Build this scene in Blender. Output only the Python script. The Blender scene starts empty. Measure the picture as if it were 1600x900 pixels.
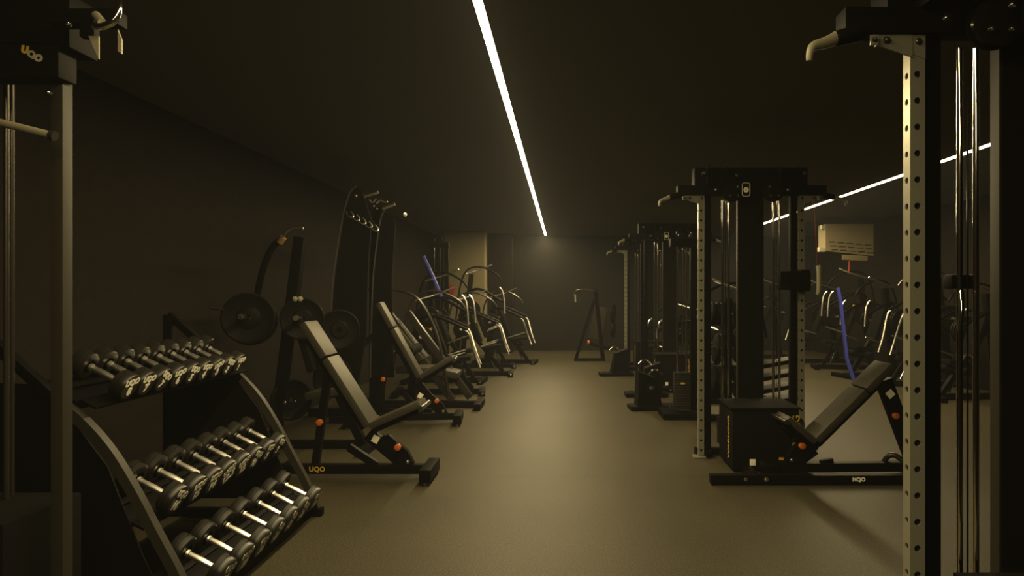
import bpy, bmesh, math, random
from mathutils import Vector, Matrix
random.seed(7)
S = bpy.context.scene
COL = S.collection
PI = math.pi

# ------------------------------------------------------------------ camera
FPX, VX, VY, CH = 1100.0, 879.0, 459.0, 1.5
cd = bpy.data.cameras.new('camera'); cam = bpy.data.objects.new('camera', cd); COL.objects.link(cam)
cd.sensor_width = 36.0; cd.lens = FPX * 36.0 / 1600.0
cam.location = (0, 0, CH); cam.rotation_euler = (PI / 2, 0, 0)
cd.shift_x = -(VX - 800) / 1600.0; cd.shift_y = (VY - 450) / 1600.0
cd.clip_start = 0.05
S.camera = cam
def P(px, py, D):
    return Vector(((px - VX) * D / FPX, D, CH - (py - VY) * D / FPX))

# ------------------------------------------------------------------ world, exposure
w = bpy.data.worlds.new('world'); S.world = w; w.use_nodes = True
bgn = w.node_tree.nodes['Background']
bgn.inputs[0].default_value = (1.0, 0.86, 0.68, 1); bgn.inputs[1].default_value = 0.28
# thin added haze lifts the blacks and puts a soft glow round the strips
vs = w.node_tree.nodes.new('ShaderNodeVolumeScatter'); vs.inputs['Density'].default_value = 0.0013
vs.inputs['Color'].default_value = (0.85, 0.90, 1.0, 1)
w.node_tree.links.new(vs.outputs['Volume'], w.node_tree.nodes['World Output'].inputs['Volume'])
S.view_settings.view_transform = 'Standard'; S.view_settings.look = 'None'
S.view_settings.gamma = 1.0; S.view_settings.use_curve_mapping = False
S.view_settings.exposure = 0.0
S.cycles.max_bounces = 8; S.cycles.diffuse_bounces = 4; S.cycles.glossy_bounces = 4
S.cycles.sample_clamp_indirect = 2.0
LED_STRENGTH = 18.0
LAMP_W = 810.0
LAMP_SPREAD = 180

# ------------------------------------------------------------------ materials
def lin(c):
    return tuple((v / 12.92 if v <= 0.04045 else ((v + 0.055) / 1.055) ** 2.4) for v in c)
def mat(name, col, rough=0.5, metal=0.0, spec=0.5, emit=None, noise=0.0, nscale=60.0, bump=0.0):
    m = bpy.data.materials.new(name); m.use_nodes = True
    nt = m.node_tree; b = nt.nodes['Principled BSDF']
    b.inputs['Base Color'].default_value = (*col, 1)
    b.inputs['Roughness'].default_value = rough; b.inputs['Metallic'].default_value = metal
    b.inputs['Specular IOR Level'].default_value = spec
    if emit:
        b.inputs['Emission Color'].default_value = (*emit[0], 1); b.inputs['Emission Strength'].default_value = emit[1]
    if noise or bump:
        tc = nt.nodes.new('ShaderNodeTexCoord'); n = nt.nodes.new('ShaderNodeTexNoise')
        n.inputs['Scale'].default_value = nscale; n.inputs['Detail'].default_value = 3
        nt.links.new(tc.outputs['Object'], n.inputs['Vector'])
        if noise:
            r = nt.nodes.new('ShaderNodeMapRange')
            r.inputs['From Min'].default_value = 0.3; r.inputs['From Max'].default_value = 0.7
            r.inputs['To Min'].default_value = 1 - noise; r.inputs['To Max'].default_value = 1 + noise
            nt.links.new(n.outputs['Fac'], r.inputs['Value'])
            x = nt.nodes.new('ShaderNodeVectorMath'); x.operation = 'SCALE'
            x.inputs[0].default_value = col; nt.links.new(r.outputs['Result'], x.inputs['Scale'])
            nt.links.new(x.outputs['Vector'], b.inputs['Base Color'])
        if bump:
            bp = nt.nodes.new('ShaderNodeBump'); bp.inputs['Strength'].default_value = bump
            bp.inputs['Distance'].default_value = 0.01
            nt.links.new(n.outputs['Fac'], bp.inputs['Height']); nt.links.new(bp.outputs['Normal'], b.inputs['Normal'])
    return m
BLACK = mat('black_powder_coat', (0.0022, 0.0020, 0.0017), 0.5, spec=0.045, noise=0.12, nscale=90)
GLOSS = mat('gloss_black_plastic', (0.004, 0.004, 0.003), 0.15, spec=0.3)
MATTE = mat('matte_black_cover', (0.0034, 0.0031, 0.0026), 0.8, spec=0.05, noise=0.1)
PAD = mat('black_vinyl_pad', (0.028, 0.025, 0.0165), 0.5, spec=0.2, noise=0.12, nscale=150)
RUBBER = mat('black_urethane', (0.0085, 0.008, 0.0058), 0.34, spec=0.25, noise=0.15, nscale=120)
CHROME = mat('chrome', (0.88, 0.84, 0.76), 0.08, 1.0)
GREY = mat('grey_powder_coat', (0.017, 0.015, 0.010), 0.5, 0.0, spec=0.2)
PLATE = mat('black_plate_rubber', (0.0036, 0.0033, 0.0027), 0.5, spec=0.06)
STEEL = mat('silver_painted_steel', (0.20, 0.195, 0.15), 0.28, 0.4, spec=0.5, noise=0.07, nscale=200)
SATIN = mat('satin_handle_steel', (0.85, 0.82, 0.75), 0.30, 1.0)
DARKSTEEL = mat('dark_steel', (0.06, 0.055, 0.045), 0.3, 0.8)
TAN = mat('tan_grip_rubber', (0.16, 0.145, 0.095), 0.5)
WHITE = mat('white_print', (0.80, 0.77, 0.64), 0.5)
YELLOW = mat('yellow_print', (0.45, 0.28, 0.03), 0.5)
ORANGE = mat('orange_plastic', (0.40, 0.09, 0.012), 0.4)
RED = mat('red_plastic', (0.25, 0.02, 0.012), 0.4)
BLUE = mat('blue_paint', (0.05, 0.06, 0.42), 0.35)
CREAM = mat('cream_plastic', (0.30, 0.28, 0.20), 0.5)
LED = mat('led_tube', (0.9, 0.8, 0.6), 0.5, emit=((1.0, 0.76, 0.45), LED_STRENGTH))
WALLD = mat('dark_brown_wall', (0.009, 0.0065, 0.0045), 0.85, spec=0.1, noise=0.12, nscale=8)
WALLB = mat('charcoal_back_wall', (0.0075, 0.0068, 0.0050), 0.75, spec=0.15, noise=0.12, nscale=30)
WALLP = mat('pale_wall_paint', (0.17, 0.145, 0.085), 0.8, spec=0.2, noise=0.06, nscale=30)
CEIL = mat('dark_ceiling_paint', (0.15, 0.14, 0.12), 0.9, spec=0.1)

def floor_mat():
    m = bpy.data.materials.new('speckled_rubber_floor'); m.use_nodes = True
    nt = m.node_tree; b = nt.nodes['Principled BSDF']; L = nt.links.new
    tc = nt.nodes.new('ShaderNodeTexCoord')
    n = nt.nodes.new('ShaderNodeTexNoise'); n.inputs['Scale'].default_value = 110; n.inputs['Detail'].default_value = 4
    n.inputs['Roughness'].default_value = 0.8
    n2 = nt.nodes.new('ShaderNodeTexNoise'); n2.inputs['Scale'].default_value = 0.9; n2.inputs['Detail'].default_value = 3
    L(tc.outputs['Object'], n.inputs['Vector']); L(tc.outputs['Object'], n2.inputs['Vector'])
    cr = nt.nodes.new('ShaderNodeValToRGB')
    cr.color_ramp.elements[0].position = 0.43; cr.color_ramp.elements[0].color = (0.011, 0.0092, 0.0050, 1)
    cr.color_ramp.elements[1].position = 0.57; cr.color_ramp.elements[1].color = (0.052, 0.045, 0.025, 1)
    L(n.outputs['Fac'], cr.inputs['Fac']); b.inputs['Sheen Weight'].default_value = 0.04; b.inputs['Sheen Roughness'].default_value = 0.4; b.inputs['Sheen Tint'].default_value = (1, .85, .55, 1)
    mr = nt.nodes.new('ShaderNodeMapRange'); mr.inputs['From Min'].default_value = 0.3; mr.inputs['From Max'].default_value = 0.7
    mr.inputs['To Min'].default_value = 0.85; mr.inputs['To Max'].default_value = 1.12
    L(n2.outputs['Fac'], mr.inputs['Value'])
    # mat seams
    br = nt.nodes.new('ShaderNodeTexBrick'); br.offset = 0.0
    br.inputs['Scale'].default_value = 1.0; br.inputs['Mortar Size'].default_value = 0.007
    br.inputs['Brick Width'].default_value = 30.0; br.inputs['Row Height'].default_value = 2.32
    br.inputs['Color1'].default_value = (1, 1, 1, 1); br.inputs['Color2'].default_value = (0.97, 0.97, 0.97, 1)
    br.inputs['Mortar'].default_value = (0.45, 0.45, 0.45, 1); br.inputs['Mortar Smooth'].default_value = 0.4
    mp = nt.nodes.new('ShaderNodeMapping'); mp.inputs['Location'].default_value = (10.0, -1.13, 0)
    L(tc.outputs['Object'], mp.inputs['Vector']); L(mp.outputs['Vector'], br.inputs['Vector'])
    s1 = nt.nodes.new('ShaderNodeVectorMath'); s1.operation = 'SCALE'; L(cr.outputs['Color'], s1.inputs[0]); L(mr.outputs['Result'], s1.inputs['Scale'])
    s2 = nt.nodes.new('ShaderNodeVectorMath'); s2.operation = 'MULTIPLY'; L(s1.outputs['Vector'], s2.inputs[0]); L(br.outputs['Color'], s2.inputs[1])
    L(s2.outputs['Vector'], b.inputs['Base Color'])
    b.inputs['Roughness'].default_value = 0.5; b.inputs['Specular IOR Level'].default_value = 0.10
    bp = nt.nodes.new('ShaderNodeBump'); bp.inputs['Strength'].default_value = 0.35; bp.inputs['Distance'].default_value = 0.004
    L(n.outputs['Fac'], bp.inputs['Height']); L(bp.outputs['Normal'], b.inputs['Normal'])
    return m
FLOOR = floor_mat()

# ------------------------------------------------------------------ mesh helper
def V(*a): return Vector(a)
class MB:
    def __init__(s): s.bm = bmesh.new(); s.pieces = []
    def box(s, c, d, rx=0, ry=0, rz=0, bev=0.004):
        r = bmesh.ops.create_cube(s.bm, size=1.0)
        vs = r['verts']
        M = Matrix.Translation(Vector(c)) @ Matrix.Rotation(rz, 4, 'Z') @ Matrix.Rotation(ry, 4, 'Y') @ Matrix.Rotation(rx, 4, 'X') @ Matrix.Diagonal((*d, 1))
        bmesh.ops.transform(s.bm, matrix=M, verts=vs)
        if bev and bev < min(d) * 0.49:
            es = list({e for v in vs for e in v.link_edges})
            bmesh.ops.bevel(s.bm, geom=es, offset=bev, segments=2, profile=0.7, affect='EDGES')
        return s
    def bar(s, a, b, wd, th, up=(0, 0, 1), bev=0.004):
        """square section bar from a to b: wd across, th along up"""
        a = Vector(a); b = Vector(b); y = (b - a); l = y.length; y.normalize(); up = Vector(up)
        x = y.cross(up)
        if x.length < 1e-4: x = y.cross(Vector((0, 1, 0)))
        x.normalize(); z = x.cross(y)
        r = bmesh.ops.create_cube(s.bm, size=1.0); vs = r['verts']
        R = Matrix((x, y, z)).transposed().to_4x4()
        M = Matrix.Translation((a + b) / 2) @ R @ Matrix.Diagonal((wd, l, th, 1))
        bmesh.ops.transform(s.bm, matrix=M, verts=vs)
        if bev and bev < min(wd, th, l) * 0.49:
            es = list({e for v in vs for e in v.link_edges})
            bmesh.ops.bevel(s.bm, geom=es, offset=bev, segments=2, profile=0.7, affect='EDGES')
        return s
    def cyl(s, a, b, r0, r1=None, n=20, cap=True):
        return s.lathe(a, b, [(0, r0), (1, r0 if r1 is None else r1)], n, cap)
    def lathe(s, a, b, prof, n=24, cap=True):
        a = Vector(a); b = Vector(b); ax = b - a
        z = ax.normalized(); x = z.orthogonal().normalized(); y = z.cross(x)
        rings = []
        for t, r in prof:
            c = a + ax * t
            rings.append([s.bm.verts.new(c + (x * math.cos(2 * PI * k / n) + y * math.sin(2 * PI * k / n)) * max(r, 1e-5)) for k in range(n)])
        for i in range(len(rings) - 1):
            for k in range(n):
                s.bm.faces.new((rings[i][k], rings[i][(k + 1) % n], rings[i + 1][(k + 1) % n], rings[i + 1][k]))
        if cap:
            s.bm.faces.new(rings[0][::-1]); s.bm.faces.new(rings[-1])
        return s
    def tube(s, pts, r, n=12, smooth=3, cap=True, rr=None):
        pts = [Vector(p) for p in pts]
        for _ in range(smooth if len(pts) > 2 else 0):
            q = [pts[0]]
            for i in range(len(pts) - 1):
                q.append(pts[i] * 0.75 + pts[i + 1] * 0.25); q.append(pts[i] * 0.25 + pts[i + 1] * 0.75)
            q.append(pts[-1]); pts = q
        t0 = (pts[1] - pts[0]).normalized(); x = t0.orthogonal().normalized(); rings = []
        for i, p in enumerate(pts):
            t = (pts[min(i + 1, len(pts) - 1)] - pts[max(i - 1, 0)]).normalized()
            x = (x - t * x.dot(t)).normalized(); y = t.cross(x)
            f = i / (len(pts) - 1); ra = r if rr is None else r + (rr - r) * f
            rings.append([s.bm.verts.new(p + (x * math.cos(2 * PI * k / n) + y * math.sin(2 * PI * k / n)) * ra) for k in range(n)])
        for i in range(len(rings) - 1):
            for k in range(n):
                s.bm.faces.new((rings[i][k], rings[i][(k + 1) % n], rings[i + 1][(k + 1) % n], rings[i + 1][k]))
        if cap:
            s.bm.faces.new(rings[0][::-1]); s.bm.faces.new(rings[-1])
        return s
    def flat_tube(s, pts, wd, th, side=(0, 1, 0), smooth=3):
        """a rectangular section strap swept along pts: wd along side, th in the plane"""
        pts = [Vector(p) for p in pts]
        for _ in range(smooth if len(pts) > 2 else 0):
            q = [pts[0]]
            for i in range(len(pts) - 1):
                q.append(pts[i] * 0.75 + pts[i + 1] * 0.25); q.append(pts[i] * 0.25 + pts[i + 1] * 0.75)
            q.append(pts[-1]); pts = q
        sd = Vector(side).normalized(); rings = []
        for i, p in enumerate(pts):
            t = (pts[min(i + 1, len(pts) - 1)] - pts[max(i - 1, 0)]).normalized(); nn = t.cross(sd).normalized()
            rings.append([s.bm.verts.new(p + sd * a * wd / 2 + nn * b * th / 2) for a, b in ((-1, -1), (1, -1), (1, 1), (-1, 1))])
        for i in range(len(rings) - 1):
            for k in range(4):
                s.bm.faces.new((rings[i][k], rings[i][(k + 1) % 4], rings[i + 1][(k + 1) % 4], rings[i + 1][k]))
        s.bm.faces.new(rings[0][::-1]); s.bm.faces.new(rings[-1])
        return s
    def prism(s, pts, off):
        """planar outline pts extruded by vector off"""
        off = Vector(off); a = [s.bm.verts.new(Vector(p)) for p in pts]; b = [s.bm.verts.new(Vector(p) + off) for p in pts]
        n = len(pts)
        s.bm.faces.new(a[::-1]); s.bm.faces.new(b)
        for k in range(n): s.bm.faces.new((a[k], a[(k + 1) % n], b[(k + 1) % n], b[k]))
        return s
    def torus(s, c, R, r, axis=(0, 0, 1), n=24, m=8, a0=0, a1=2 * PI, sx=1.0):
        z = Vector(axis).normalized(); x = z.orthogonal().normalized(); y = z.cross(x); c = Vector(c)
        full = abs(a1 - a0 - 2 * PI) < 1e-6; cnt = n if full else n + 1; rings = []
        for i in range(cnt):
            t = a0 + (a1 - a0) * i / n; d = x * math.cos(t) * sx + y * math.sin(t)
            rings.append([s.bm.verts.new(c + d * R + (d.normalized() * math.cos(2 * PI * k / m) + z * math.sin(2 * PI * k / m)) * r) for k in range(m)])
        for i in range(n):
            A = rings[i]; B = rings[(i + 1) % cnt]
            for k in range(m): s.bm.faces.new((A[k], B[k], B[(k + 1) % m], A[(k + 1) % m]))
        return s
    def build(s, name, m, parent=None, loc=None, angle=35, **props):
        o = None
        for q in s.pieces: o = bolt_shape(MB(), *q).build(name, m, parent, loc, angle, **props)
        if o and not s.bm.verts: s.bm.free(); return o
        bmesh.ops.recalc_face_normals(s.bm, faces=s.bm.faces)
        me = bpy.data.meshes.new(name); s.bm.to_mesh(me); s.bm.free()
        me.materials.append(m)
        for p in me.polygons: p.use_smooth = True
        me.set_sharp_from_angle(angle=math.radians(angle))
        o = bpy.data.objects.new(name, me); COL.objects.link(o)
        if parent: o.parent = parent
        if loc: o.location = loc
        for k, v in props.items(): o[k] = v
        return o
def thing(name, label, cat, loc=(0, 0, 0), rz=0, group=None):
    o = bpy.data.objects.new(name, None); COL.objects.link(o); o.empty_display_size = 0.2
    o.location = loc; o.rotation_euler = (0, 0, rz); o['label'] = label; o['category'] = cat
    if group: o['group'] = group
    return o
def tag(o, label, cat, group=None):
    o['label'] = label; o['category'] = cat
    if group: o['group'] = group
    return o
def struct(o): o['kind'] = 'structure'; return o
KIDS = {}
def children(o): return [c for c in bpy.data.objects if c.parent == o]
def dup(root, loc, rz=None, label=None, group=None, scale=None):
    def cp(o, par):
        c = o.copy(); COL.objects.link(c)
        if par: c.parent = par
        for ch in children(o): cp(ch, c)
        return c
    r = cp(root, None); r.location = loc
    if rz is not None: r.rotation_euler = (0, 0, rz)
    if label: r['label'] = label
    if group: r['group'] = group
    if scale: r.scale = scale
    return r
_txt = {}
def text(s, size, m, parent, loc, x, up, name='lettering', extrude=0.0006, bold=0.0):
    """flat lettering: s reads along x, its top points along up"""
    key = (s, size, m.name, bold)
    if key not in _txt:
        cu = bpy.data.curves.new('t', 'FONT'); cu.body = s; cu.size = size; cu.extrude = extrude; cu.offset = bold
        cu.align_x = 'CENTER'; cu.align_y = 'CENTER'; cu.resolution_u = 3
        to = bpy.data.objects.new('t', cu); COL.objects.link(to)
        dg = bpy.context.evaluated_depsgraph_get(); dg.update()
        me = bpy.data.meshes.new_from_object(to.evaluated_get(dg)); me.name = name
        bpy.data.objects.remove(to); me.materials.clear(); me.materials.append(m); _txt[key] = me
    o = bpy.data.objects.new(name, _txt[key]); COL.objects.link(o); o.parent = parent
    x = Vector(x).normalized(); up = Vector(up).normalized(); n = x.cross(up)
    o.matrix_local = Matrix.Translation(Vector(loc)) @ Matrix((x, up, n)).transposed().to_4x4()
    return o

# ------------------------------------------------------------------ the room
XL, XR, YB, YF, ZC = -3.3, 6.6, 0.2, 18.6, 3.03
struct(MB().box(((XL + XR) / 2, (YB + YF) / 2, -0.05), (XR - XL + .4, YF - YB + .4, 0.1), bev=0).build('floor', FLOOR))
struct(MB().box(((XL + XR) / 2, (YB + YF) / 2, ZC + 0.05), (XR - XL + .4, YF - YB + .4, 0.1), bev=0).build('ceiling', CEIL))
struct(MB().box((XL - 0.05, (YB + YF) / 2, ZC / 2), (0.1, YF - YB, ZC), bev=0).build('wall_left', WALLD))
struct(MB().box((XR + 0.05, (YB + YF) / 2, ZC / 2), (0.1, YF - YB, ZC), bev=0).build('wall_right', WALLD))
struct(MB().box(((XL + XR) / 2, YF + 0.05, ZC / 2), (XR - XL, 0.1, ZC), bev=0).build('wall_back', WALLB))
# pale return of the wall behind the machines at the left
a = P(700, 372, 17.2); b = P(757, 372, 17.2)
struct(MB().box(((a.x + b.x) / 2 - 0.05, 17.9, ZC / 2), (b.x - a.x + 0.1, 1.4, ZC), bev=0.003).build('wall_pale', WALLP))
struct(MB().box((b.x + 0.32, 18.2, ZC / 2), (0.62, 0.8, ZC), bev=0.003).build('trim_1', WALLD))

def led(x, h, y0, y1, label, watts=LAMP_W, spread=LAMP_SPREAD, wd=0.05):
    t = thing('led_strip_light', label, 'light', (x, (y0 + y1) / 2, ZC), 0, None)
    L = (y1 - y0)
    for q in (-1, 1): MB().box((q * (wd / 2 + .005), 0, -0.003), (0.008, L, 0.006), bev=0.001).build('rim', BLACK, t)
    MB().box((0, 0, -0.003), (wd, L - 0.02, 0.010), bev=0.003).build('diffuser', LED, t)
    ld = bpy.data.lights.new('strip_light', 'AREA'); ld.shape = 'RECTANGLE'; ld.size = wd; ld.size_y = L - .02
    ld.energy = watts * L / 22.0; ld.color = (1.0, 0.79, 0.40); ld.spread = math.radians(spread)
    lo = bpy.data.objects.new('strip_light', ld); COL.objects.link(lo); lo.parent = t; lo.location = (0, 0, -0.0095)
    return t
HL = ZC - 0.01 - CH
LX1, LX2 = -0.291 * HL, 2.874 * HL
led(LX1, HL, -2.8, 90 and FPX * HL / 91.0, 'long warm linear ceiling light running above the central aisle')
led(LX2, HL, 7.0, FPX * HL / 96.0, 'warm linear ceiling light over the right-hand aisle, seen beyond the racks', 650.0, wd=0.08)

# ------------------------------------------------------------------ rack machines on the right
def perforated(x, z0, z1, wd, dp, holes=0.093, r=0.0115, n=16):
    """square tube with real round holes through the front and the side faces"""
    m = MB(); bm = m.bm
    N = max(1, int(round((z1 - z0) / holes))); hz = (z1 - z0) / N
    def face(o, u, wdt, nrm):
        for i in range(N):
            c = Vector(o) + Vector((0, 0, z0 + hz * (i + .5)))
            A = []; B = []; C = []
            for k in range(n):
                t = 2 * PI * k / n; ct, st = math.cos(t), math.sin(t)
                mx = max(abs(ct), abs(st)); sx, sy = ct / mx, st / mx
                A.append(bm.verts.new(c + u * sx * wdt / 2 + Vector((0, 0, sy * hz / 2))))
                B.append(bm.verts.new(c + u * ct * r + Vector((0, 0, st * r))))
                C.append(bm.verts.new(c + u * ct * r + Vector((0, 0, st * r)) - nrm * 0.006))
            for k in range(n):
                j = (k + 1) % n
                bm.faces.new((A[k], A[j], B[j], B[k])); bm.faces.new((B[k], B[j], C[j], C[k]))
    face((x, -dp / 2, 0), Vector((1, 0, 0)), wd, Vector((0, -1, 0)))
    face((x - wd / 2, 0, 0), Vector((0, -1, 0)), dp, Vector((-1, 0, 0)))
    face((x + wd / 2, 0, 0), Vector((0, 1, 0)), dp, Vector((1, 0, 0)))
    face((x, dp / 2, 0), Vector((-1, 0, 0)), wd, Vector((0, 1, 0)))
    bmesh.ops.remove_doubles(bm, verts=bm.verts, dist=0.0004)
    return m
def bolt(m, c, ax, r=0.011):
    if not m.bm.verts: m.pieces.append((c, ax, r)); return m      # built one by one by MB.build
    return bolt_shape(m, c, ax, r)
def bolt_shape(m, c, ax, r=0.011):
    c = Vector(c); ax = Vector(ax).normalized()
    m.lathe(c - ax * 0.004, c + ax * 0.012, [(0, r * 1.5), (.3, r * 1.5), (.31, r), (.8, r), (1, r * .6)], 12)
    return m

def rack_machine(label, loc, silver=True, arm=True, hw=0.46):
    UP = STEEL if silver else BLACK
    t = thing('cable_rack_machine', label, 'gym machine', loc, 0, None)
    ZT = 2.40
    for s in (-1, 1):
        x = s * hw
        perforated(x, 0.02, ZT, 0.052, 0.05).build('upright', UP, t)
        MB().box((x, 0, ZT / 2 + .01), (0.036, 0.034, ZT - .06), bev=0).build('hole_shade_core', GLOSS, t)  # dark core added inside the tube so its holes read as shaded
        m = MB().box((x, -0.01, 0.008), (0.15, 0.11, 0.014), bev=0.003); bolt(m, (x - 0.055, -0.03, 0.015), (0, 0, 1), .008); bolt(m, (x + 0.055, -0.03, 0.015), (0, 0, 1), .008)
        m.build('foot_plate', UP, t)
        MB().box((x - s * 0.065, 0.03, 1.24), (0.062, 0.06, 2.46), bev=0.006).build('post', BLACK, t)
        # bracket gusset under the beam, towards the outside
        m = MB().prism([(x - s * .026, -0.028, ZT), (x - s * .026, -0.028, ZT - 0.085), (x + s * .15, -0.028, ZT - 0.022), (x + s * .15, -0.028, ZT)], (0, 0.004, 0))
        m.prism([(x + s * .02, -0.031, ZT), (x + s * .02, -0.031, ZT - 0.080), (x + s * .155, -0.031, ZT - 0.036), (x + s * .155, -0.031, ZT)], (0, 0.006, 0))
        m.box((x + s * .162, -0.05, ZT - 0.028), (0.028, 0.006, 0.036), bev=0.001); m.box((x + s * .15, -0.04, ZT - 0.028), (0.006, 0.022, 0.036), bev=0.001)
        m.build('bracket', UP, t)
        m = MB(); bolt(m, (x, -0.027, ZT - 0.025), (0, -1, 0)); bolt(m, (x + s * .11, -0.033, ZT - 0.022), (0, -1, 0), .009); bolt(m, (x + s * .162, -0.054, ZT - 0.028), (0, -1, 0), .006)
        m.build('bolt', DARKSTEEL, t)
        # pull up grip: a tan sleeve that leaves the beam and bends down
        MB().lathe((x + s * .20, -.03, ZT + .005), (x + s * .30, -.04, ZT - .022), [(0, .03), (.9, .026), (1, .02)], 20).build('grip_stub', BLACK, t)
        MB().tube([(x + s * .29, -0.04, ZT - .018), (x + s * .335, -0.05, ZT - .040), (x + s * .375, -0.06, ZT - .050), (x + s * .388, -0.065, ZT - 0.075), (x + s * .39, -0.065, ZT - 0.105)], 0.024, rr=0.009).build('grip', TAN, t)
        # pulley housing: round black cheek plates with a wheel between
        c = Vector((s * 0.185, -0.075, 2.42))
        m = MB().lathe(c + V(0, -.028, 0), c + V(0, -.020, 0), [(0, .08), (.3, .085), (1, .085)], 36)
        m.lathe(c + V(0, .020, 0), c + V(0, .028, 0), [(0, .085), (.7, .085), (1, .08)], 36)
        h = m.build('pulley_housing', MATTE, t)
        MB().lathe(c + V(0, -.018, 0), c + V(0, .018, 0), [(0, .075), (.2, .075), (.5, .065), (.8, .075), (1, .075)], 30).build('pulley_wheel', GLOSS, h)
        m = MB(); bolt(m, c + V(-.03, -.03, -.03), (0, -1, 0), .008); bolt(m, c + V(.04, -.03, -.03), (0, -1, 0), .008); bolt(m, c + V(-s * .04, -.03, .05), (0, -1, 0), .009)
        m.build('bolt', CHROME, h)
        # guide rods with weight plates on them
        for dxr in (0.205, 0.262):
            MB().cyl((s * dxr, 0.0, 0.08), (s * dxr, 0.0, 2.36), 0.011, n=16).build('guide_rod', CHROME, t)
        m = MB()
        for k in range(9): m.box((s * .234, 0.0, 0.14 + k * 0.027), (0.135, 0.10, 0.024), bev=0.003)
        m.build('weight_stack', BLACK, t)
        MB().cyl((s * .234, -0.0, 0.35), (s * .234, -0.0, 2.36), 0.0035, n=8).build('cable', GLOSS, t)
    # beams
    m = MB().box((0, 0.0, ZT + 0.045), (1.36, 0.09, 0.09), bev=0.006)
    m.box((0, 0.06, ZT + 0.17), (1.04, 0.14, 0.18), bev=0.01)
    m.build('top_beam', BLACK, t)
    for x in (-.42, -.25, .25, .42): MB().box((x, -0.02, ZT + 0.17), (0.008, 0.20, 0.17), bev=0.002).build('head_plate', BLACK, t)
    m = MB()
    for x, z in ((-.45, .19), (-.33, .05), (-.16, .17), (.33, .05), (.45, .19)): bolt(m, (x, -0.13 if z > .1 else -.047, ZT + z), (0, -1, 0), .012)
    m.build('bolt', CHROME, t)
    for x in (-.45, -.16, .45): MB().box((x, -0.075, ZT + (.19 if abs(x) > .3 else .17)), (0.03, 0.10, 0.03), bev=.003).build('spacer', BLACK, t)
    # centre column with a rounded shoulder cover
    out = [(-.115, 0, .3), (.115, 0, .3), (.115, 0, 2.42)] + [(.115 * math.cos(a), 0, 2.42 + .14 * math.sin(a)) for a in [PI * k / 12 for k in range(1, 12)]] + [(-.115, 0, 2.42)]
    MB().prism([(p[0], -0.002, p[2]) for p in out], (0, 0.062, 0)).build('centre_column', MATTE, t)
    m = MB().box((-0.118, 0.030, 1.35), (0.006, 0.052, 2.1), bev=0.001); m.box((0.118, 0.030, 1.35), (0.006, 0.052, 2.1), bev=0.001)
    m.build('column_edge', GREY, t)
    # label plate
    lp = MB().box((-0.075, -0.115, 2.44), (0.085, 0.012, 0.135), bev=0.005).build('badge', BLACK, t)
    m = MB(); w_, h_, r_ = .034, .059, .016; pts = []
    for cx, cz, a0 in ((w_ - r_, h_ - r_, 0), (-w_ + r_, h_ - r_, PI / 2), (-w_ + r_, -h_ + r_, PI), (w_ - r_, -h_ + r_, 3 * PI / 2)):
        for k in range(6): pts.append((cx + r_ * math.cos(a0 + PI / 2 * k / 5), cz + r_ * math.sin(a0 + PI / 2 * k / 5)))
    n = len(pts)
    for i in range(n):
        p, q = pts[i], pts[(i + 1) % n]
        m.cyl((-0.075 + p[0], -0.122, 2.44 + p[1]), (-0.075 + q[0], -0.122, 2.44 + q[1]), 0.0022, n=6)
    m.cyl((-0.075, -0.1205, 2.437), (-0.075, -0.1245, 2.437), 0.024, n=28)
    m.build('badge_print', WHITE, lp)
    text('i', 0.03, BLACK, lp, (-0.075, -0.1255, 2.437), (1, 0, 0), (0, 0, 1), 'badge_symbol', bold=.0006)
    # shroud over the weight stacks
    m = MB().box((-0.03, -0.33, 0.28), (0.56, 0.50, 0.50), bev=0.012)
    m.box((-0.03, -0.33, 0.54), (0.585, 0.525, 0.020), bev=0.004)
    sh = m.build('shroud', MATTE, t)
    text('WARNING', 0.075, YELLOW, sh, (-0.3155, -0.47, 0.28), (0, 0, 1), (0, 1, 0), 'warning_text', bold=.001)
    text('WARNING', 0.085, YELLOW, sh, (0.225, -0.5865, 0.28), (0, 0, 1), (-1, 0, 0), 'warning_text', bold=.001)
    m = MB().box((-.14, -.583, .09), (.048, .004, .052), bev=.001); m.build('sticker', WHITE, sh)
    m = MB().box((.10, -.583, .12), (.04, .004, .022), bev=.001); m.build('sticker', YELLOW, sh, label='small yellow sticker')
    # foot frame
    m = MB().box((0.27, -0.93, 0.045), (1.68, 0.08, 0.07), bev=0.006)
    m.box((-0.20, -0.50, 0.04), (0.07, 0.82, 0.06), bev=.006); m.box((0.20, -0.50, 0.04), (0.07, 0.82, 0.06), bev=.006)
    m.box((0, 0.09, 0.04), (1.0, 0.07, 0.06), bev=.006)
    for s in (-1, 1): m.box((s * .40, -0.0, 0.04), (0.05, 0.16, 0.06), bev=.004)
    ff = m.build('foot_frame', BLACK, t)
    text('MQO', .042, WHITE, ff, (.585, -.971, .048), (1, 0, 0), (0, 0, 1), 'logo', bold=.002)
    m = MB(); bolt(m, (-.30, -.975, .05), (0, -1, 0), .010); bolt(m, (-.14, -.975, .05), (0, -1, 0), .012)
    m.build('bolt', CHROME, t)
    if arm:
        # carriage with a cream handle on the far upright
        m = MB().box((0.37, -0.08, 1.62), (0.28, 0.10, 0.17), bev=.02); m.box((0.46, -0.06, 1.62), (0.09, 0.13, 0.20), bev=.01)
        c = m.build('carriage', BLACK, t)
        MB().tube([(0.57, -0.13, 1.50), (0.57, -0.15, 1.52), (0.57, -0.15, 1.72), (0.57, -0.13, 1.745)], 0.020).build('handle', CREAM, c)
        MB().box((0.27, -0.13, 1.565), (0.10, 0.01, 0.014), bev=.002).build('scale_plate', CHROME, c)
        MB().tube([(0.555, -.14, 1.77), (0.55, -.14, 2.0), (0.53, -.12, 2.36)], .003, n=6).build('cord', RED, c)
    return t
MX = 1.72
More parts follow.
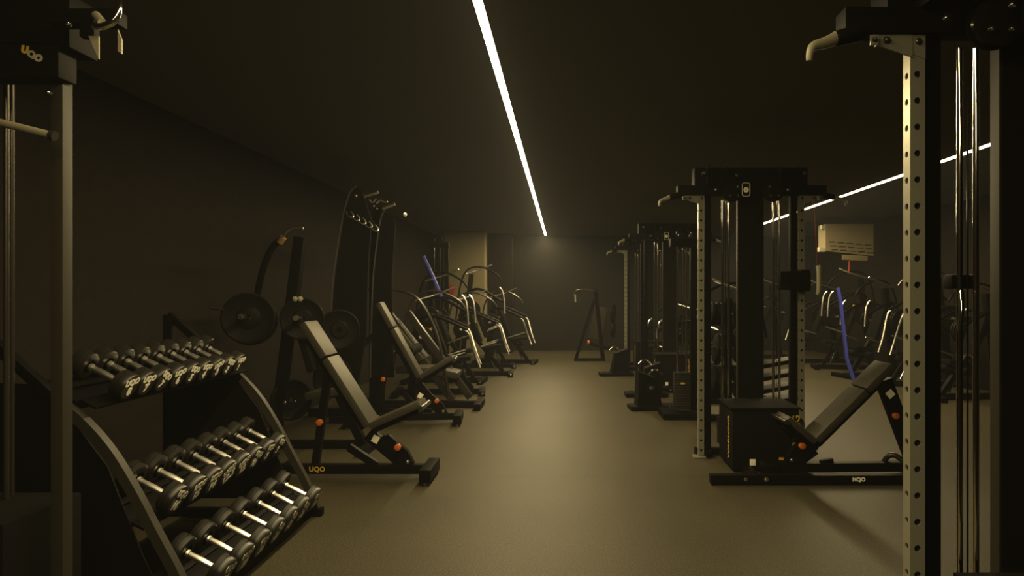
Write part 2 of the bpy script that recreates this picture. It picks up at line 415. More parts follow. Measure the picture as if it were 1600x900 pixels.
rm = rack_machine('black cable rack machine nearest on the right, silver perforated upright cropped by the frame', (MX - .065, 2.47, 0), arm=False, hw=.422)
# a chrome trigger handle hangs on the near machine's carriage
MB().tube([P(1502, 455, 2.42) - rm.location, P(1503, 480, 2.40) - rm.location, P(1499, 518, 2.40) - rm.location], 0.010).build('handle', CHROME, rm)
m = MB().box(P(1500, 440, 2.5) - rm.location, (.09, .06, .05), bev=.008); m.build('carriage', BLACK, rm)
rack_machine('black cable rack machine second on the right, cream handle on its far upright', (MX + .01, 6.47, 0))
rack_machine('all-black cable rack machine standing third on the right, behind the weight stack tower', (MX + .05, 11.6, 0), silver=False, arm=False)
rack_machine('farthest cable rack machine on the right, with silver uprights near the back wall', (MX + .05, 14.6, 0), arm=False)

# ------------------------------------------------------------------ benches
def bench(label, loc, rz, back=(-0.55, 0.80), flip=1, logo=YELLOW, seat_up=0.22, hinge=(0.0, 0.50), strut=(-.58, .55), mark=True, fw=1.0, sl=.44):
    """adjustable bench lying along local x; the back rest leans toward -x"""
    t = thing('adjustable_bench', label, 'bench', loc, rz); t.scale = (flip, 1, 1)
    m = MB().box((-0.28, 0, 0.085), (1.24, 0.075, 0.075), bev=.006); m.build('base_rail', BLACK, t)
    MB().box((0.345, 0, 0.075), (0.09, 0.44 * fw, 0.10), bev=.008).build('cross_foot', BLACK, t)
    MB().box((-0.86, 0, 0.06), (0.08, 0.60 * fw, 0.07), bev=.008).build('cross_foot', BLACK, t)
    for s in (-1, 1):
        MB().cyl((0.345, s * .19 * fw, 0), (0.345, s * .19 * fw, .028), .038, .032, 20).build('rubber_foot', RUBBER, t)
        MB().cyl((-0.86, s * .26 * fw, 0), (-0.86, s * .26 * fw, .028), .038, .032, 20).build('rubber_foot', RUBBER, t)
    if mark: text('UQO', 0.055, logo, t, (-0.555, -0.0385, 0.087), (flip, 0, 0), (0, 0, 1), 'logo', bold=.0015)
    hx, hz = hinge
    # support posts
    MB().bar((0.16, 0, 0.11), (hx - .02, 0, hz - .05), 0.07, 0.10, up=(1, 0, 0), bev=.01).build('front_post', BLACK, t)
    m = MB().prism([(-.10, -.03, .33), (.02, -.03, .36), (.17, -.03, .23), (.235, -.03, .10), (.16, -.03, .10), (.06, -.03, .19), (-.04, -.03, .23)], (0, .06, 0))
    m.build('hinge_plate', BLACK, t)
    MB().bar((-0.08, 0, 0.11), (hx - .18, 0, hz - .16), 0.05, 0.06, up=(1, 0, 0), bev=.006).build('rear_post', BLACK, t)
    m = MB(); bolt(m, (.175, -.035, .15), (0, -1, 0), .011); m.build('bolt', CHROME, t)
    m = MB(); c = Vector((0.105, -.07, .275)); m.lathe(c + V(0, .04, 0), c + V(0, -.03, 0), [(0, .012), (.45, .012), (.5, .026), (.95, .026), (1, .02)], 20)
    m.build('adjust_knob', ORANGE, t)
    MB().box((-.085, -.036, .33), (.055, .006, .06), ry=.5, bev=.002).build('sticker', WHITE, t)
    # seat pad, rising to the front
    d = Vector((0.50, 0, seat_up)).normalized(); n = Vector((-d.z, 0, d.x))
    a = Vector((hx + .03, 0, hz)); b = a + d * sl
    sp = MB().bar(a + n * .03, b + n * .03, .28, .055, up=n, bev=.022).build('seat_pad', PAD, t)
    MB().bar(a - n * .02, b - d * .06 - n * .02, .08, .04, up=n, bev=.005).build('seat_frame', BLACK, t)
    MB().cyl(b + n * .0 + V(0, -.17, 0), b + n * .0 + V(0, .17, 0), .022, n=18).build('seat_handle', DARKSTEEL, t)
    # back pad in two lengths
    bx, bz = back; e = Vector((bx, 0, bz)); L = e.length; e.normalize(); n2 = Vector((e.z, 0, -e.x))
    a = Vector((hx - .02, 0, hz + .01)); cut = L * .66
    m1 = MB().bar(a + n2 * .035, a + e * (cut - .006) + n2 * .035, .29, .06, up=n2, bev=.022); m1.build('back_pad', PAD, t)
    MB().bar(a + e * (cut + .006) + n2 * .035, a + e * L + n2 * .035, .29, .06, up=n2, bev=.022).build('head_pad', PAD, t)
    MB().bar(a - n2 * .03, a + e * (L - .12) - n2 * .03, .10, .05, up=n2, bev=.006).build('back_frame', BLACK, t)
    q = Vector((strut[0], 0, .11)); p = a + e * (L * strut[1]) - n2 * .05; big = strut[1] > .8
    MB().bar(q, p, .13 if big else .06, .06, up=(0, 1, 0), bev=.012).build('back_strut', BLACK, t)
    c = p.lerp(q, .42 if big else .52) + V(.03 if big else 0, -.035, 0); MB().lathe(c + V(0, .03, 0), c + V(0, -.03, 0), [(0, .01), (.45, .01), (.5, .026), (.95, .026), (1, .02)], 20).build('adjust_knob', ORANGE, t)
    if big:
        d_ = (q - p)
        MB().box(p + d_ * .16 + V(0, -.034, 0), (.06, .006, .06), ry=.7, bev=.002).build('sticker', WHITE, t)
        MB().tube([q + V(.25, .05, -.03), q + V(.20, .0, .09), q + V(.10, -.05, .02)], .022).build('transport_handle', DARKSTEEL, t)
    return t
bench('black adjustable bench in front on the left, backrest raised beside the dumbbell rack', (-1.42, 5.70, 0), 0, back=(-.52, .82), hinge=(-.13, .42))
bench('second adjustable bench on the left, directly behind the front bench', (-1.55, 8.12, 0), 0.08, back=(-.46, .85), hinge=(-.1, .52), seat_up=.3)
bench('black adjustable bench at the base of the second rack machine on the right', (2.03, 5.75, 0), .04, back=(-.62, .60), hinge=(.0, .29), flip=-1, logo=WHITE, seat_up=.42, strut=(-.86, .88), mark=False, fw=.55, sl=.30)

# ------------------------------------------------------------------ dumbbell rack
TIERS = [  # X of the wall-side head, Z, first D, spacing, count
    (-1.83, 0.275, 3.37, 0.200, 7, 0.077), (-2.075, 0.62, 3.39, 0.172, 8, 0.076), (-2.30, 1.165, 3.38, 0.142, 9, 0.067)]
TILT = math.radians(27); DL = 0.22
rk = thing('dumbbell_rack', 'three-tier black dumbbell rack with curved sides along the left wall', 'rack', (-2.1, 4.1, 0))
O = rk.location
for y in (3.18, 4.76):
    MB().bar(V(-2.66, y, 1.36) - O, V(-2.25, y, .99) - O, .045, .045, up=(0, 1, 0)).build('top_brace', BLACK, rk)
    pts = [V(-2.26, y, 1.0) - O, V(-2.18, y, .94) - O, V(-2.05, y, .80) - O, V(-1.93, y, .60) - O, V(-1.84, y, .42) - O, V(-1.74, y, .24) - O, V(-1.66, y, .04) - O]
    MB().flat_tube(pts, 0.045, 0.045).build('side_frame', GREY, rk)
    MB().bar(V(-2.66, y, 0.0) - O, V(-2.66, y, 1.36) - O, .05, .06, up=(1, 0, 0)).build('back_post', BLACK, rk)
    MB().bar(V(-2.70, y, .03) - O, V(-1.62, y, .03) - O, .05, .05).build('foot_bar', BLACK, rk)
    MB().prism([V(-2.64, y - .01, 1.1) - O, V(-2.33, y - .01, 1.09) - O, V(-2.05, y - .01, .72) - O, V(-1.90, y - .01, .34) - O, V(-1.80, y - .01, .12) - O, V(-2.64, y - .01, .12) - O], (0, .008, 0)).build('side_panel', BLACK, rk)
for X0, Z0, D0, sp, n, r in TIERS:
    ca, sa = math.cos(TILT), math.sin(TILT)
    for q in (0.02, DL - .02):
        c = V(X0 + ca * q, 3.97, Z0 - sa * q) + V(-sa, 0, -ca) * (r + .018)
        MB().box(c - O, (.085, 1.54, .012), ry=TILT, bev=.003).build('tray_rail', BLACK, rk)
    c = V(X0 + ca * DL / 2, 3.97, Z0 - sa * DL / 2) + V(-sa, 0, -ca) * (r + .045)
    m = MB().box(c - O, (.12, 1.54, .035), ry=TILT, bev=.004)
    for y in (3.20, 4.74): m.bar(V(c.x, y, c.z) - O, V(max(c.x - .40, -2.66), y, c.z - .02) - O, .04, .05)
    m.build('tray_beam', BLACK, rk)

def dumbbell(num, r, label, group):
    t = thing('dumbbell', label, 'dumbbell', (0, 0, 0), 0, group)
    m = MB().lathe((-.075 + DL / 2, 0, 0), (.075 + DL / 2, 0, 0), [(0, .019), (.08, .019), (.1, .0135), (.3, .0155), (.5, .0165), (.7, .0155), (.9, .0135), (.92, .019), (1, .019)], 20)
    m.build('handle', SATIN, t)
    for s, cx in ((-1, 0), (1, DL)):
        a = V(cx - s * .034, 0, 0); b = V(cx + s * .036, 0, 0)
        h = MB().lathe(a, b, [(0, r * .5), (.02, r * .9), (.1, r * .985), (.36, r), (.42, r), (.44, r * .95), (.50, r * .95), (.52, r), (.85, r), (.97, r * .94), (1, r * .86), (.985, r * .80), (.985, .001)], 36, cap=False).build('head', RUBBER, t)
        if s > 0:
            x = cx + .0362
            text('UQO', r * .62, WHITE, h, (x, 0, r * .42), (0, 1, 0), (0, 0, 1), 'logo', bold=.0028)
            text(num, r * .82, WHITE, h, (x, 0, -r * .34), (0, 1, 0), (0, 0, 1), 'number', bold=.0034)
    return t
tiern = ['bottom', 'middle', 'top']
ordn = ['nearest', 'second', 'third', 'fourth', 'fifth', 'sixth', 'seventh', 'eighth', 'farthest']
nums = [['30', '28', '26', '24', '22', '20', '18', '17.5'], ['16', '15', '14', '12.5', '12', '10', '9', '9', '8'], ['8', '7', '7', '6', '5', '4', '3', '2', '1']]
for ti, (X0, Z0, D0, sp, n, r) in enumerate(TIERS):
    for i in range(n):
        lab = ('%s dumbbell on the %s tier of the rack, black heads, chrome handle' % ('farthest' if i == n - 1 else ordn[i], tiern[ti]))
        d = dumbbell(nums[ti][i], r, lab, 'dumbbells on the ' + tiern[ti] + ' tier')
        d.location = (X0, D0 + sp * i, Z0); d.rotation_euler = (random.uniform(-.5, .5), TILT, random.uniform(-.03, .03))

# ------------------------------------------------------------------ cable tower cropped by the left edge
ct = thing('cable_tower', 'dark cable tower cropped by the left edge, with pull-up hook and tan bar', 'gym machine', (-2.0, 2.62, 0))
O = ct.location
def R(px, py, D): return P(px, py, D) - O
MB().box((.115, .03, 1.15), (.045, .055, 2.30), bev=.004).build('post', GREY, ct)
m = MB().box((-.02, .0, 2.36), (.36, .10, .14), bev=.012); m.box((.05, .03, 2.50), (.30, .16, .20), bev=.01)
hd = m.build('head', BLACK, ct)
text('U', .034, YELLOW, hd, R(39, 78, 2.565), (1, 0, -.25), (.1, 0, 1), 'logo', bold=.003)
text('Q', .032, CREAM, hd, R(49, 85, 2.565), (1, 0, -.25), (.1, 0, 1), 'logo', bold=.002)
text('O', .032, CREAM, hd, R(60, 91, 2.565), (1, 0, -.25), (.1, 0, 1), 'logo', bold=.003)
MB().cyl(R(10, 96, 2.75), R(10, 800, 2.75), .010, n=16).build('guide_rod', DARKSTEEL, ct)
MB().cyl(R(18, 100, 2.80), R(18, 800, 2.80), .010, n=16).build('guide_rod', DARKSTEEL, ct)
MB().tube([R(-30, 184, 2.50), R(78, 211, 2.50), R(84, 213, 2.5)], .014, smooth=0).build('pull_bar', TAN, ct)
MB().cyl(R(79, 211, 2.50), R(86, 213, 2.50), .018).build('bar_end', DARKSTEEL, ct)
h = MB().tube([R(182, -14, 2.35), R(187, 10, 2.33), R(180, 33, 2.32), R(160, 43, 2.32), R(146, 40, 2.32)], .012).build('hook', CHROME, ct)
MB().cyl(R(150, 24, 2.38), R(160, 36, 2.34), .014).build('hook_boss', TAN, ct)
MB().prism([R(138, 56, 2.34), R(154, 56, 2.34), R(154, 92, 2.34)], (0, .006, 0)).build('hook_tab', TAN, ct)
MB().prism([R(184, 46, 2.34), R(190, 62, 2.34), R(190, 84, 2.34), R(184, 80, 2.34)], (0, .006, 0)).build('hook_tab', TAN, ct)
m = MB().bar(R(84, 30, 2.5), R(190, 30, 2.5), .07, .05); m.bar(R(140, 30, 2.4), R(140, 60, 2.4), .03, .05, up=(1, 0, 0)); m.build('hook_arm', BLACK, ct)
m = MB(); bolt(m, R(107, 37, 2.46), (0, -1, 0), .008); bolt(m, R(77, 145, 2.58), (0, -1, 0), .005); m.build('bolt', CHROME, ct)
MB().torus(R(3, 822, 2.6), .045, .012, (0.3, -1, 0.1)).build('pin_loop', RED, ct)
MB().cyl(R(2, 838, 2.6), R(7, 838, 2.55), .015).build('selector_pin', YELLOW, ct)
m = MB().box((-.18, .02, .35), (.48, .40, .70), bev=.01); m.box((-.1, .0, .03), (.75, .60, .06), bev=.006); m.build('shroud', MATTE, ct)

# ------------------------------------------------------------------ plate loaded pull machine behind the left rack
pm = thing('plate_loaded_machine', 'dark plate-loaded pulling machine with round discs and curved chrome grip, behind dumbbell rack', 'gym machine', (-2.45, 6.75, 0))
O = pm.location
m = MB().bar((-.55, .1, .04), (.7, .1, .04), .08, .07); m.bar((-.5, -.35, .035), (-.5, .5, .035), .08, .07); m.bar((.6, -.3, .035), (.6, .4, .035), .08, .07); m.build('base_frame', BLACK, pm)
MB().bar((-.35, .1, .06), (-.1, .1, 2.05), .10, .10, up=(1, 0, 0)).build('mast', BLACK, pm)
MB().bar((.5, .1, .06), (-.12, .1, 1.35), .08, .08, up=(1, 0, 0)).build('front_strut', BLACK, pm)
MB().tube([R(400, 470, 6.7), R(410, 420, 6.6), R(425, 385, 6.6), R(438, 375, 6.6)], .03).build('lever_arm', BLACK, pm)
MB().tube([R(441, 374, 6.55), R(445, 364, 6.5), R(455, 356, 6.5), R(474, 357, 6.5)], .012).build('grip', SATIN, pm)
MB().cyl(R(437, 379, 6.56), R(443, 371, 6.55), .03).build('grip_end', mat('brass_tint_cap', (.3, .19, .05), .4, .3), pm)
def plate(m, c, ax, r, th, n=40):
    c = Vector(c); ax = Vector(ax).normalized()
    m.lathe(c - ax * th / 2, c + ax * th / 2, [(0, .026), (0, r * .93), (.08, r * .99), (.2, r), (.8, r), (.92, r * .99), (1, r * .93), (.8, r * .86), (.75, r * .45), (1, r * .38), (1, .026)], n, cap=False)
    return m
for (px, py, D, r, g) in ((388, 497, 6.45, .235, 0), (392, 500, 6.52, .235, 0), (472, 498, 6.6, .20, 0), (530, 515, 7.0, .20, 0)):
    plate(MB(), R(px, py, D), (.35, -1, .05), r, .045).build('weight_plate', PLATE, pm)
m = MB().cyl(R(388, 497, 6.75), R(376, 495, 6.2), .025, n=16); m.cyl(R(470, 498, 6.9), R(462, 497, 6.3), .025, n=16); m.build('plate_horn', DARKSTEEL, pm)
MB().cyl(R(328, 481, 6.2), R(352, 484, 6.4), .011).build('pin_handle', CHROME, pm)
m = MB(); bolt(m, R(376, 495, 6.2), (0, -1, 0), .012); m.build('bolt', CHROME, pm)
m = MB(); bolt(m, R(461, 467, 6.3), (0, -1, 0), .016); bolt(m, R(469, 467, 6.3), (0, -1, 0), .016); m.build('button', CREAM, pm)
MB().box((.18, .1, .55), (.34, .40, .07), ry=-.15, bev=.02).build('seat', PAD, pm)
MB().bar((.05, .1, .75), (-.12, .1, 1.35), .30, .07, up=(1, 0, .3), bev=.02).build('chest_pad', MATTE, pm)
for k, (px, py) in enumerate(((455, 625), (520, 590))):
    plate(MB(), R(px, py, 6.9 + k * .2), (.8, -1, 0), .20, .04).build('weight_plate', PLATE, pm)
m = MB(); bolt(m, R(445, 629, 6.6), (0, -1, 0), .014); bolt(m, R(461, 627, 6.6), (0, -1, 0), .008); m.build('bolt', CHROME, pm)

# ------------------------------------------------------------------ tall pulldown machine with side shields
tm = thing('pulldown_machine', 'tall black pulldown machine with curved side shields, chrome grips and a row of hooks', 'gym machine', (-2.25, 8.62, 0))
O = tm.location
L1 = [(557, 291), (547, 299), (540, 322), (534, 352), (528, 388), (522, 430), (519, 462), (517, 520), (516, 600)]
L2 = [(601, 329), (596, 338), (592, 360), (588, 390), (584, 425), (582, 462), (580, 520), (579, 590)]
MB().flat_tube([R(x, y, 7.7) for x, y in L1], .03, .012, side=(0, 1, 0)).build('shield_edge', SATIN, tm)
MB().flat_tube([R(x, y, 8.5) for x, y in L2], .03, .012, side=(0, 1, 0)).build('shield_edge', SATIN, tm)
pts = [R(x, y, 7.72) for x, y in L1] + [R(560, 600, 7.72), R(572, 520, 7.72), R(575, 420, 7.72), R(580, 345, 7.72), R(566, 300, 7.72)]
MB().prism(pts, (0, .03, 0)).build('side_shield', MATTE, tm)
pts = [R(x, y, 8.5) for x, y in L2] + [R(615, 590, 8.5), R(612, 440, 8.5), R(618, 345, 8.5)]
MB().prism(pts, (0, .03, 0)).build('side_shield', MATTE, tm)
m = MB().box((-.1, 0, .05), (1.5, .12, .09), bev=.01); m.box((-.1, -.45, .04), (.7, .08, .07), bev=.01); m.box((-.1, .45, .04), (.7, .08, .07), bev=.01)
m.bar((-.02, 0, .1), (-.02, 0, 2.3), .14, .16, up=(1, 0, 0)); m.bar((-.02, -.40, 2.30), (-.02, .40, 2.30), .10, .10); m.bar((-.05, 0, 2.3), R(590, 318, 8.0), .08, .08); m.build('frame', BLACK, tm)
m = MB().bar((-.02, -.3, 2.25), R(566, 320, 7.78), .05, .05); m.bar((-.02, -.2, 1.0), R(545, 560, 7.78), .05, .05); m.bar((-.02, .0, 1.0), R(595, 560, 8.55), .05, .05); m.build('shield_bracket', BLACK, tm)
for a, b, D in (((569, 307), (591, 300), 7.7), ((598, 326), (617, 319), 7.9)):
    MB().cyl(R(*a, D), R(*b, D), .019, n=20).build('grip', SATIN, tm)
m = MB(); bolt(m, R(556, 306, 7.6), (0, -1, 0), .012); bolt(m, R(584, 322, 7.7), (0, -1, 0), .008); bolt(m, R(589, 326, 7.7), (0, -1, 0), .008); bolt(m, R(633, 335, 8.2), (1, -1, 0), .016); m.build('bolt', SATIN, tm)
m = MB().tube([R(588, 318, 7.7), R(594, 312, 7.7), R(600, 316, 7.7), R(606, 315, 7.7)], .011); m.tube([R(577, 312, 7.7), R(582, 318, 7.7), R(588, 310, 7.7)], .008); m.build('link', SATIN, tm)
for k in range(5):
    c = R(548 + k * 9.6, 335 + k * 5.3, 7.66)
    MB().tube([c + V(-.045, 0, .03), c + V(-.04, -.015, -.005), c + V(-.005, -.02, -.032), c + V(.035, -.01, -.034), c + V(.03, 0, .0), c + V(.0, .0, .035)], .0065, n=8).build('hook', SATIN, tm)
MB().bar(R(541, 325, 7.7), R(596, 356, 7.7), .02, .02).build('hook_rail', BLACK, tm)
MB().box((.45, 0, .58), (.40, .42, .07), bev=.02).build('seat', PAD, tm)
MB().cyl((.42, -.28, .82), (.42, .28, .82), .06, n=24).build('thigh_roller', MATTE, tm)
MB().bar((.42, 0, .1), (.42, 0, .80), .07, .07, up=(1, 0, 0)).build('seat_post', BLACK, tm)

# ------------------------------------------------------------------ machine with an arched roll tube
am = thing('leg_press_machine', 'black machine with one long arched tube, behind the two left benches', 'gym machine', (-2.0, 9.3, 0))
O = am.location
MB().tube([R(560, 452, 9.2), R(612, 452, 9.2), R(645, 458, 9.2), (R(664, 480, 9.2)), R(681, 515, 9.2), R(692, 560, 9.2), R(700, 612, 9.2)], .019).build('arched_tube', DARKSTEEL, am)
m = MB().bar((-.6, 0, .05), (.95, 0, .05), .1, .08); m.bar((.9, -.3, .045), (.9, .3, .045), .09, .08); m.bar((-.6, -.35, .045), (-.6, .35, .045), .09, .08); m.build('base_frame', BLACK, am)
MB().bar((.55, 0, .09), (-.3, 0, 1.25), .09, .09, up=(1, 0, 0)).build('slide_rail', DARKSTEEL, am)
MB().bar((.75, .25, .09), (-.1, .25, 1.25), .09, .09, up=(1, 0, 0)).build('slide_rail', DARKSTEEL, am)
MB().bar((.15, .12, .62), (-.28, .12, 1.15), .42, .09, up=(1, 0, .7), bev=.025).build('back_pad', PAD, am)
MB().bar((.25, .12, .50), (.62, .12, .42), .40, .09, bev=.025).build('seat', PAD, am)
for k in range(2):
    plate(MB(), (-.25 + k * .05, -.28, .75), (1, 0, 0), .22, .04).build('weight_plate', PLATE, am)
MB().cyl((-.35, -.28, .75), (.05, -.28, .75), .024).build('plate_horn', CHROME, am)

# ------------------------------------------------------------------ generic lever machines for the far rows
def lever_machine(label, loc, rz, kind=0, accent=None, h=1.55, seed=0, group=None):
    """frame, seat, pads, arch, two levers with chrome grips; faces local +x"""
    rnd = random.Random(seed)
    t = thing('lever_machine', label, 'gym machine', loc, rz, group)
    m = MB().bar((-.70, 0, .045), (.55, 0, .045), .09, .08); m.bar((.55, -.30, .04), (.55, .30, .04), .09, .07); m.bar((-.70, -.40, .04), (-.70, .40, .04), .09, .07)
    m.bar((-.5, 0, .08), (-.30, 0, h), .10, .10, up=(1, 0, 0)); m.bar((.40, 0, .08), (-.34, 0, h * .72), .07, .07, up=(1, 0, 0)); m.build('frame', BLACK, t)
    for s in (-1, 1): MB().cyl((.55, s * .27, 0), (.55, s * .27, .03), .035, n=16).build('rubber_foot', RUBBER, t)
    MB().bar((.05, 0, .50), (.38, 0, .55), .34, .07, bev=.022).build('seat', MATTE, t)
    MB().bar((.0, 0, .62), (-.22, 0, 1.20), .28, .075, up=(1, 0, .35), bev=.022).build('back_pad', MATTE, t)
    # arch
    MB().tube([(-.62, 0, .9), (-.50, 0, h + .05), (-.15, 0, h + .18), (.20, 0, h + .02), (.30, 0, h - .12)], .017).build('arch_tube', BLACK if kind != 1 else DARKSTEEL, t)
    for s in (-1, 1):
        y = s * .34
        a = MB().tube([(-.38, y * .5, h * .80), (-.15, y, h * .86), (.22, y, h * .74), (.34, y, h * .70)], .024).build('lever_arm', BLACK, t)
        if kind in (0, 2):
            MB().tube([(.26, y, h * .86), (.33, y, h * .82), (.36, y, h * .70), (.37, y, h * .58)], .018).build('grip', SATIN, a)
        else:
            MB().tube([(.30, y, h * .70), (.36, y, h * .66), (.44, y * .8, h * .45), (.52, y * .8, h * .30)], .018).build('grip', SATIN, a)
        MB().cyl((-.30, y * 1.0, h * .62), (-.30, y * 1.9, h * .64), .024, n=16).build('plate_horn', SATIN, t)
        for k in range(rnd.choice((1, 2, 3))):
            plate(MB(), (-.30, y * (1.2 + .16 * k), h * .625), (0, 1, .02), rnd.choice((.225, .19, .16)), .038, 30).build('weight_plate', PLATE, t)
        m = MB().cyl((.02, y * .8, h * .40), (.30, y * .8, h * .46), .012, n=12); m.build('side_bar', SATIN, t)
    MB().cyl((.20, -.30, .42), (.20, .30, .42), .055, n=20).build('leg_roller', MATTE, t)
    m = MB().cyl((.28, 0, .10), (.10, 0, .50), .018, n=12); m.build('seat_slider', CHROME, t)
    m = MB(); bolt(m, (-.28, -.07, h * .8), (0, -1, 0), .014); bolt(m, (.56, -.31, .05), (0, -1, 0), .012); m.build('bolt', CHROME, t)
    MB().lathe((-.20, -.08, h * .70), (-.20, -.13, h * .70), [(0, .01), (.4, .01), (.5, .024), (1, .02)], 16).build('adjust_knob', accent or YELLOW, t)
    m = MB().tube([(-.45, .1, h), (-.1, .14, h + .10), (.12, .12, h + .20)], .015); m.build('top_handle', SATIN, t)
    return t
lever_machine('lever machine on the left just past the arched-tube machine, yellow knob', (-1.75, 10.5, 0), .1, 1, YELLOW, 1.40, 1)
lever_machine('lever machine halfway down the left row with upright chrome grips', (-1.90, 11.9, 0), -.05, 0, RED, 1.72, 2)
lever_machine('lever machine on the left with slanting chrome legs near the aisle', (-1.50, 12.9, 0), .05, 1, YELLOW, 1.38, 3)
lever_machine('tall lever machine near the left end of the back wall', (-1.55, 14.3, 0), .1, 2, RED, 1.90, 4)
lever_machine('low lever machine at the far end of the left row', (-1.15, 15.2, 0), -.1, 1, YELLOW, 1.42, 5)
rw = [(5.75, 10.0, 0, 1.5, 6), (5.75, 11.4, 1, 1.75, 7), (5.55, 12.7, 2, 1.6, 8), (5.6, 14.0, 0, 1.8, 9), (5.45, 15.3, 1, 1.6, 10), (4.55, 16.3, 2, 1.7, 11), (3.75, 16.9, 0, 1.6, 12)]
rl = ['nearest lever machine in the row beyond the right-hand aisle', 'second lever machine in the row beyond the right-hand aisle', 'third lever machine in the row beyond the right-hand aisle',
      'fourth lever machine in the row beyond the right-hand aisle', 'fifth lever machine in the row beyond the right-hand aisle', 'lever machine near the back wall at the end of the far row', 'leftmost lever machine against the back wall of the right-hand aisle']
for (x, y, k, h, sd), lb in zip(rw, rl):
    lever_machine(lb, (x, y, 0), PI + random.uniform(-.25, .25), k, (RED, YELLOW)[sd % 2], h, sd)

# blue braces
b = MB().flat_tube([P(662, 400, 11.0), P(676, 430, 11.0), P(690, 463, 11.0)], .035, .035, smooth=0)
bl = b.build('blue_brace_bar', BLUE); tag(bl, 'blue slanting bar leaning above the left machines', 'bar')
b = MB().flat_tube([P(1309, 450, 12.2), P(1313, 470, 12.2), P(1323, 560, 12.2), P(1334, 594, 12.2)], .05, .05, smooth=0)
bl = b.build('blue_brace_bar', BLUE); tag(bl, 'blue upright bar among the machines seen in the right-hand aisle', 'bar')

# weight tower standing at the left far wall
def stack_tower(label, loc, x0, h=2.3, plates=True, foot=.5):
    t = thing('weight_stack_tower', label, 'gym machine', loc, 0)
    m = MB().box((0, 0, .04), (foot, .5, .07), bev=.008); m.bar((.16, .05, .06), (.16, .05, h), .07, .08, up=(1, 0, 0)); m.box((.04, 0, h + .02), (.36, .16, .10), bev=.02); m.build('frame', BLACK, t)
    for s in (-1, 1): MB().cyl((s * .055, -.06, .07), (s * .055, -.06, h), .011, n=14).build('guide_rod', CHROME, t)
    m = MB()
    for k in range(14): m.box((0, -.06, .12 + k * .032), (.20, .12, .027), bev=.004)
    m.build('weight_stack', DARKSTEEL, t)
    m = MB().torus((.02, -.06, h + .12), .08, .015, (0, 1, 0)); m.build('pulley', GLOSS, t)
    MB().cyl((0, -.06, .58), (0, -.06, h + .1), .004, n=8).build('cable', GLOSS, t)
    MB().box((0, -.13, .42), (.05, .02, .02), bev=.003).build('selector_pin', YELLOW, t)
    return t
a = P(684, 459, 13.55); stack_tower('weight stack tower in front of the pale wall at the left', (a.x, 13.55, 0), 0, 2.42)
a = P(1064, 459, 8.6); stack_tower('weight stack tower on the right between the second and third rack machines', (a.x, 8.6, 0), 0, 2.1)

# plate tree seen between the second rack machine's upright and its column
pt = thing('plate_tree', 'black plate tree loaded with discs behind the second rack machine', 'plate tree', (1.95, 8.3, 0))
m = MB().box((0, 0, .04), (.5, .08, .07), bev=.008); m.box((0, 0, .04), (.08, .6, .07), bev=.008); m.bar((0, 0, .05), (0, 0, 1.45), .08, .08, up=(1, 0, 0)); m.build('stand', BLACK, pt)
for k, z in enumerate((.45, .85, 1.25)):
    for s in (-1, 1):
        MB().cyl((s * .03, 0, z), (s * .30, 0, z + .04), .022, n=14).build('peg', CHROME, pt)
        for j in range(3 - (k == 1)):
            plate(MB(), (s * (.08 + .055 * j), 0, z + .012), (1, 0, .13 * s), (.20, .17, .14)[k], .04, 32).build('weight_plate', PLATE, pt)
lever_machine('lever machine on the right, half hidden behind the second rack machine upright', (2.15, 9.6, 0), PI - .1, 0, YELLOW, 1.5, 21)
lever_machine('lever machine on the right, between the third and the farthest rack machines', (2.0, 13.0, 0), PI + .15, 2, YELLOW, 1.2, 22)

# row of low equipment feet along the right edge of the aisle
def stepper(label, loc, rz):
    t = thing('cable_foot_unit', label, 'machine base', loc, rz)
    MB().box((0, 0, .035), (.62, .30, .05), bev=.01).build('foot_plate', BLACK, t)
    MB().prism([(-.22, -.12, .06), (.10, -.12, .06), (.02, -.12, .42), (-.20, -.12, .50)], (0, .24, 0)).build('pulley_box', BLACK, t)
    MB().lathe((-.05, -.14, .30), (-.05, .14, .30), [(0, .07), (.3, .07), (.5, .05), (.7, .07), (1, .07)], 24).build('pulley', GLOSS, t)
    m = MB(); bolt(m, (-.05, -.15, .30), (0, -1, 0), .018); bolt(m, (.2, -.15, .05), (0, -1, 0), .014); m.build('bolt', CHROME, t)
    MB().tube([(-.10, -.1, .45), (.0, -.14, .55), (.10, -.1, .46)], .012).build('handle', CHROME, t)
    return t
stepper('low black pulley unit on the floor before the third rack machine', (1.17, 9.15, 0), .1)
stepper('low black pulley unit beside the aisle, behind the nearer pulley unit', (1.22, 10.30, 0), PI)
stepper('small pulley unit on the floor by the farthest rack machine', (.98, 12.9, 0), PI + .1)

# far A-frame machine against the back wall
fm = thing('squat_frame', 'far black slanted frame machine with chrome handle before the back wall', 'gym machine', (.72, 15.9, 0))
O = fm.location
m = MB().bar(R(897, 562, 15.7), R(945, 562, 15.7), .08, .07); m.bar(R(900, 560, 15.7), R(928, 470, 15.7), .07, .07, up=(0, 1, 0)); m.bar(R(942, 560, 15.9), R(930, 452, 15.9), .09, .09, up=(0, 1, 0)); m.build('frame', BLACK, fm)
MB().tube([R(898, 474, 15.5), R(898, 453, 15.5), R(912, 452, 15.5), R(932, 455, 15.5)], .018, smooth=1).build('handle', DARKSTEEL, fm)
MB().cyl(R(899, 472, 15.4), R(898.5, 460, 15.4), .022).build('grip', SATIN, fm)
MB().tube([R(920, 536, 15.5), R(935, 541, 15.5), R(955, 544, 15.5)], .03).build('lever_arm', BLACK, fm)
MB().cyl(R(918, 535, 15.45), R(921, 535, 15.45), .05).build('end_cap', ORANGE, fm)
plate(MB(), R(958, 490, 15.8), (1, -.3, 0), .22, .05).build('weight_plate', PLATE, fm)
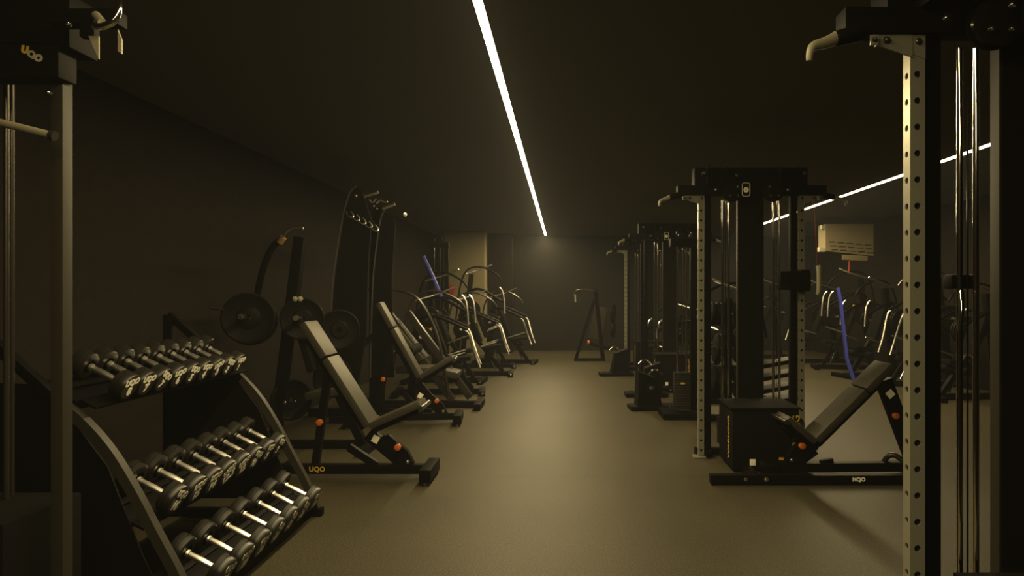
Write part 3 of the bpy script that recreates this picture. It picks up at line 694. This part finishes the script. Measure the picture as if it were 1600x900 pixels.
plate(MB(), R(958, 515, 15.8), (1, -.3, 0), .18, .05).build('weight_plate', PLATE, fm)
MB().box(R(935, 505, 15.9), (.30, .08, .75), ry=.2, bev=.03).build('back_pad', PAD, fm)

# pale slotted vent duct and small boxes on the wall of the right-hand aisle
vd = thing('vent_duct', 'pale slotted duct box hanging from the ceiling over the far machines at the right', 'duct', P(1327, 370, 14.1))
O = vd.location
m = MB().prism([R(1290, 350, 14.0), R(1365, 350, 14.0), R(1365, 400, 14.0), R(1290, 392, 14.0)], (0, .4, 0)); m.build('duct_body', WALLP, vd)
for px in (1300, 1355): MB().cyl(R(px, 352, 14.2), V(R(px, 352, 14.2).x, .2, ZC - O.z), .012, n=10).build('hanger_rod', BLACK, vd)
m = MB()
for r_ in range(3):
    for k in range(5): m.box(R(1300 + k * 14 + r_ * 2, 380 + r_ * 6 + k * 1.2 - 2, 13.99), (.12, .012, .012), bev=0)
m.build('slot', BLACK, vd)
MB().bar(R(1316, 402, 14.0), R(1355, 404, 14.0), .05, .10).build('bracket_shelf', WALLP, vd)
sp = thing('wall_speaker', 'small cream wall speakers beside the slotted duct', 'speaker', P(1287, 372, 14.1)); O = sp.location
MB().box(R(1286, 355, 14.1), (.10, .1, .10), bev=.03).build('driver', CREAM, sp); MB().box(R(1284, 390, 14.1), (.14, .12, .10), bev=.02).build('driver', CREAM, sp)
MB().bar(R(1292, 355, 14.15), R(1292, 392, 14.15), .05, .05).build('mount', BLACK, sp)
rc = MB().tube([P(1327, 408, 13.9), P(1327, 418, 13.9), P(1326, 428, 13.9)], .016).build('red_strap', RED); tag(rc, 'red strap hanging below the slotted duct', 'strap')
rf = thing('fire_hose_sign', 'red panel fixed low on the pale wall at the left', 'panel', P(703, 452, 17.18))
MB().box((0, 0, 0), (.26, .03, .22), ry=.5, bev=.01).build('panel', RED, rf)


# slatted step boards seen through the right bay of the second rack machine
ss = thing('step_rack', 'black rack of sloping step boards behind the right bay of the second rack machine', 'rack', (2.42, 7.9, 0))
for k, z in enumerate((.30, .44, .58, .72)):
    MB().bar((-.24, 0, z - .03), (.24, 0, z + .06), .30, .045, bev=.008).build('step_board', BLACK, ss)
for sx in (-1, 1):
    for sy in (-1, 1): MB().bar((sx * .22, sy * .13, 0), (sx * .22, sy * .13, .80), .03, .03, up=(1, 0, 0)).build('leg', BLACK, ss)
MB().lathe((-.12, -.17, .20), (-.12, -.20, .20), [(0, .01), (.4, .01), (.5, .025), (1, .02)], 16).build('knob', RED, ss)
